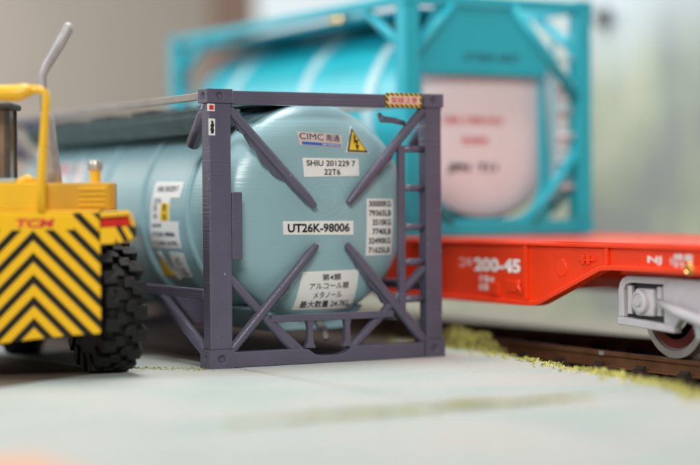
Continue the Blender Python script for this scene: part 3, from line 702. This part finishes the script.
for t_, z_ in (('検査', .99), ('22-4', .92)): text_on(wg, 'lettering', t_, ws, 2.80, z_, .26, .06, WHITE, 0, off=.003)
text_on(wg, 'lettering', '仙', ws, 2.66, .955, .08, .07, WHITE, 0, off=.003, bold=.004)
# bogies
DKRED = mat('dark_red_paint', (.22, .02, .015), .5)
def bogie(yc):
    b = MB().box(3.6, 4.9, yc-.25, yc+.25, .55, .80).build('bogie', BOGIE, wg, bevel=.02)
    for sx in (-1, 1):
        xo = 4.25+sx*1.03; s_ = sx
        # side frame with open axlebox windows, outline in y,z
        fr = MB(); 
        def plate(poly, xa, xb): fr.prism(poly, 0, xo+s_*xa, xo+s_*xb)
        for e in (-1, 1):
            yy = yc+e*.98
            def Y(t): return yy+e*t
            plate([(Y(.32), .44), (Y(.36), .44), (Y(.36), .68), (Y(.34), .74), (Y(.30), .785), (Y(.22), .81), (Y(-.30), .81), (Y(-.30), .745), (Y(.20), .745), (Y(.26), .725), (Y(.285), .68), (Y(.285), .44)], -.03, .05)
            plate([(Y(.36), .37), (Y(-.42), .335), (Y(-.42), .40), (Y(.30), .44), (Y(.36), .44)], -.03, .06)
            plate([(Y(-.27), .41), (Y(-.42), .39), (Y(-.52), .50), (Y(-.62), .55), (Y(-.62), .80), (Y(-.30), .81), (Y(-.25), .72)], -.03, .045)
            bp_ = MB().prism([(Y(.30), .41), (Y(-.30), .41), (Y(-.30), .76), (Y(.30), .76)], 0, xo-s_*.035, xo-s_*.012); bp_.build('recess_shade', DARK, b)  # shade inside the frame window, put in as a dark plate
        plate([(yc-.40, .52), (yc-.34, .46), (yc-.28, .30), (yc+.28, .30), (yc+.34, .46), (yc+.40, .52), (yc+.40, .80), (yc-.40, .80)], -.03, .05)
        sfm = fr.build('side_frame', BOGIE, b, bevel=.012)
        for e in (-1, 1):
            yy = yc+e*.98
            MB().box(xo-.03 if sx > 0 else xo-.05, xo+.05 if sx > 0 else xo+.03, yy-.13, yy+.13, .46, .70).build('axle_box', BOGIE, b, bevel=.025)
            o = MB().lathe([(.105, .0), (.10, .05), (.075, .06), (.07, .045), (.045, .045), (.035, .07), (.002, .07)], (xo+sx*.04, yy+.02*e, .585), (sx,0,0), 24).build('axle_cap', BOGIE, b); auto(o)
            for t in (-.20, .21): MB().box(min(xo, xo+sx*.04), max(xo, xo+sx*.04), yy+t-.03, yy+t+.03, .47, .72).build('horn_guide', BOGIE, b, bevel=.008)
        for t in (-.14, 0, .14):
            o = MB().lathe([(.055, 0), (.055, .2)], (xo+sx*.07, yc+t, .40), (0,0,1), 14).build('spring', BOGIE, b); auto(o)
        # brake lever bar reaching past the axlebox
        MB().tube([(xo+sx*.10, yc-.72, .60), (xo+sx*.12, yc-.4, .52), (xo+sx*.13, yc, .44), (xo+sx*.12, yc+.4, .52), (xo+sx*.10, yc+.72, .60)], [.03, .05, .055, .05, .03], 10).build('brake_lever', BOGIE, b, smooth=True)
    for e in (-1, 1):
        yy = yc+e*.98
        ax_ = MB().tube([(3.3, yy, .50), (5.2, yy, .50)], .05, 12).build('axle', DARK, b, smooth=True)
        for x, s in ((RX, -1), (RX+GA, 1)):
            o = MB().lathe([(.02, s*.055), (.12, s*.06), (.20, s*.03), (.345, s*.03), (.36, s*.055), (.425, s*.05), (.43, -s*.045), (.475, -s*.05), (.475, -s*.075), (.02, -s*.07)], (x, yy, .50), (1,0,0), 48).build('wheel', WHEELM, b); auto(o)
            MB().lathe([(.255, s*.036), (.26, s*.042), (.335, s*.042), (.34, s*.036)], (x, yy, .50), (1,0,0), 40).build('wheel_disc', DKRED, b)
    return b
bogie(-3.08); bogie(9.08)
MB().box(3.2, 5.3, -4.6, -1.75, .815, .86).build('under_frame', REDW, wg)
for yy in (-2.1,):
    MB().box(3.35, 3.42, yy-.25, yy+.3, .66, .85).build('brake_hanger', REDW, wg, bevel=.01)
# warm glint on the sill, put in as an added brass ring and pin
o = MB().lathe([(.045, 0), (.055, .010), (.045, .02), (.03, .012)], (X0+.0, -2.93, .90), (-1,0,0), 24).build('glint_ring', BRASS, wg); auto(o)
MB().tube([(X0+.04, -2.93, .90), (X0-.03, -2.93, .90)], .02, 8).build('glint_pin', BRASS, wg)

# ------------------------------------------------------------------ cyan tank container on the wagon
YE = 1.71; ZB = 1.102; HC = 2.46; XA, XB = 3.06, 5.48; LC = 6.06
cc = thing('tank_container', 'cyan framed tank container with a white recessed end, loaded on the red wagon', 'container', (XA, YE, ZB))
WC = XB-XA; cc.scale = (1, 1, 1.045)
for x0, x1 in ((0, .19), (WC-.19, WC)):
    for y0, y1 in ((0, .19), (LC-.19, LC)):
        MB().box(x0, x1, y0, y1, .165, HC-.125).build('corner_post', CYAN, cc, bevel=.015)
        for z0, z1 in ((0, .16), (HC-.12, HC)):
            box_hole(MB(), x0-.006, x1+.006, y0-.006, y1+.006, z0, z1, ('-x' if x0 == 0 else '+x', '-y' if y0 == 0 else '+y'), .04).build('corner_casting', CYAN, cc, bevel=.01)
for y0, y1 in ((.02, .15), (LC-.15, LC-.02)):
    MB().box(.198, WC-.198, y0, y1, HC-.12, HC-.01).build('top_beam', CYAN, cc, bevel=.012)
    MB().box(.198, WC-.198, y0, y1, .0, .15).build('bottom_beam', CYAN, cc, bevel=.012)
for x in (.07, WC-.07):
    MB().box(x-.06, x+.06, .2, LC-.2, HC-.11, HC-.01).build('top_rail', CYAN, cc, bevel=.012)
    MB().box(x-.06, x+.06, .2, LC-.2, .0, .14).build('bottom_rail', CYAN, cc, bevel=.012)
    for ya, yb in ((.15, .95), (LC-.15, LC-.95)):
        MB().tube([(x, ya, HC-.55), (x, yb, HC-.1)], .055, 10).build('side_brace', CYAN, cc, smooth=True)
        MB().tube([(x, ya, .6), (x, yb, .1)], .055, 10).build('side_brace', CYAN, cc, smooth=True)
# end panel: cyan bulkhead with a white rounded recess
xL, xR = .30, 1.80
def px(p): return (p[0], p[1])
top = [(.42, 2.33), (1.42, 2.33), (1.86, 1.80), (1.86, 1.66), (.21, 1.66), (.21, 1.98)]
MB().prism(top, 1, .05, .11).build('upper_panel', CYAN, cc, bevel=.008)
for p, q in (((.18, .06, 1.85), (.62, .06, 2.35)), ((1.40, .06, 2.36), (2.26, .06, 1.42)), ((.18, .06, .62), (.58, .06, .14)), ((1.62, .06, .12), (2.26, .06, .88))):
    MB().tube([p, q], .062, 10).build('end_brace', CYAN, cc, smooth=True)
# bulkhead ring round the recess
outer = [(.21, .15), (1.93, .15), (1.93, 1.66), (.21, 1.66)]
def rr_path(x0, x1, z0, z1, rad, n=10):
    pts = [(x1, z1), (x0, z1)]
    for i in range(n+1): t = math.pi+math.pi/2*i/n; pts.append((x0+rad+rad*math.cos(t), z0+rad+rad*math.sin(t)))
    for i in range(n+1): t = 1.5*math.pi+math.pi/2*i/n; pts.append((x1-rad+rad*math.cos(t), z0+rad+rad*math.sin(t)))
    return pts
inner = rr_path(.25, 1.80, .17, 1.64, .38)
m = MB(); n = len(inner)
def outp(p):
    x, z = p; k = Vector((x-1.03, z-.9)); s = 9
    for lim, c in (((1.90-1.03), k.x), ((1.03-.215), -k.x), ((1.66-.9), k.y), ((.9-.145), -k.y)):
        if c > 1e-6: s = min(s, lim/c)
    return (1.03+k.x*s, .9+k.y*s)
for p in inner:
    q = outp(p); m.v += [(q[0], .07, q[1]), (p[0], .07, p[1]), (p[0], .16, p[1]), (q[0], .16, q[1])]
for i in range(n):
    j = (i+1) % n
    for k in range(4): m.f.append((4*i+k, 4*i+(k+1) % 4, 4*j+(k+1) % 4, 4*j+k))
m.build('bulkhead_ring', CYAN, cc)
te = MB()
prof2 = []
for i in range(0, 25):
    rho = i/24; prof2.append((max(.002, rho*1.08), .42-.20*max(0, 1-rho**3)**.5))
tkc = MB().lathe(prof2+[(1.08, LC-.42)]+[(a, LC-b) for a, b in reversed(prof2)], (WC/2, 0, 1.22), (0,1,0), 64).build('tank', CYAN2, cc); auto(tkc, 30)
cap_ = MB().lathe([(p, q-.012) for p, q in prof2 if p < 1.04]+[(1.04, .5)], (WC/2, 0, 1.22), (0,1,0), 64).build('tank_end', PINKW, cc); auto(cap_, 30)
for y in (1.0, 2.6, 4.6):
    o = MB().lathe([(1.06, y-.10), (1.105, y-.10), (1.105, y+.10), (1.06, y+.10)], (WC/2, 0, 1.22), (0,1,0), 64).build('tank_band', BAND, tkc); auto(o)
lad2 = MB().box(1.93, 1.985, .06, .12, .35, 2.05).build('ladder_stile', mat('pale_cyan', (.30, .62, .70), .4), cc, bevel=.008)
for i in range(6): MB().tube([(1.98, .09, .5+.27*i), (2.235, .09, .5+.27*i)], .03, 8).build('rung', BAND if i % 2 else PINKW, lad2, smooth=True)
MB().box(2.02, 2.20, .16, .2, .5, 1.75).build('equipment_box', PINKW, cc, bevel=.01)
MB().box(.30, 1.1, .35, LC-.35, HC-.16, HC-.12).build('walkway', CYAN, cc)
def es(x, z, h): return Vector((x, .215+.0-h-.02, z))
def end_s(x, z, h):
    rho = min(1, math.hypot(x-WC/2, z-1.22)/1.08); return Vector((x, .42-.20*math.sqrt(max(0, 1-rho**3))-.012-h, z))
text_on(cc, 'lettering', '三菱化工機株式会社', end_s, .98, 1.19, .80, .085, REDINK, 0, off=.012, bold=.004)
text_on(cc, 'lettering', '危険物', end_s, 1.0, .98, .34, .08, REDINK, 0, off=.012, bold=.004)
text_on(cc, 'lettering', 'JPN  T11', end_s, .98, .69, .62, .10, BLACK, 0, off=.012, bold=.05)
text_on(cc, 'lettering', 'UT20A 5037', lambda x, z, h: Vector((x, .05-h, z)), 1.12, 1.83, .72, .075, NAVY, 0, off=.006, bold=.01)
for k, (x, y) in enumerate(((.08, 1.35), (.30, 2.1))):
    MB().lathe([(.12, 0), (.12, .07), (.09, .12), (.03, .14)], (x+.3, y+.4, HC-.12), (0,0,1), 20).build('top_valve', BRASS if k else BAND, cc, smooth=True)
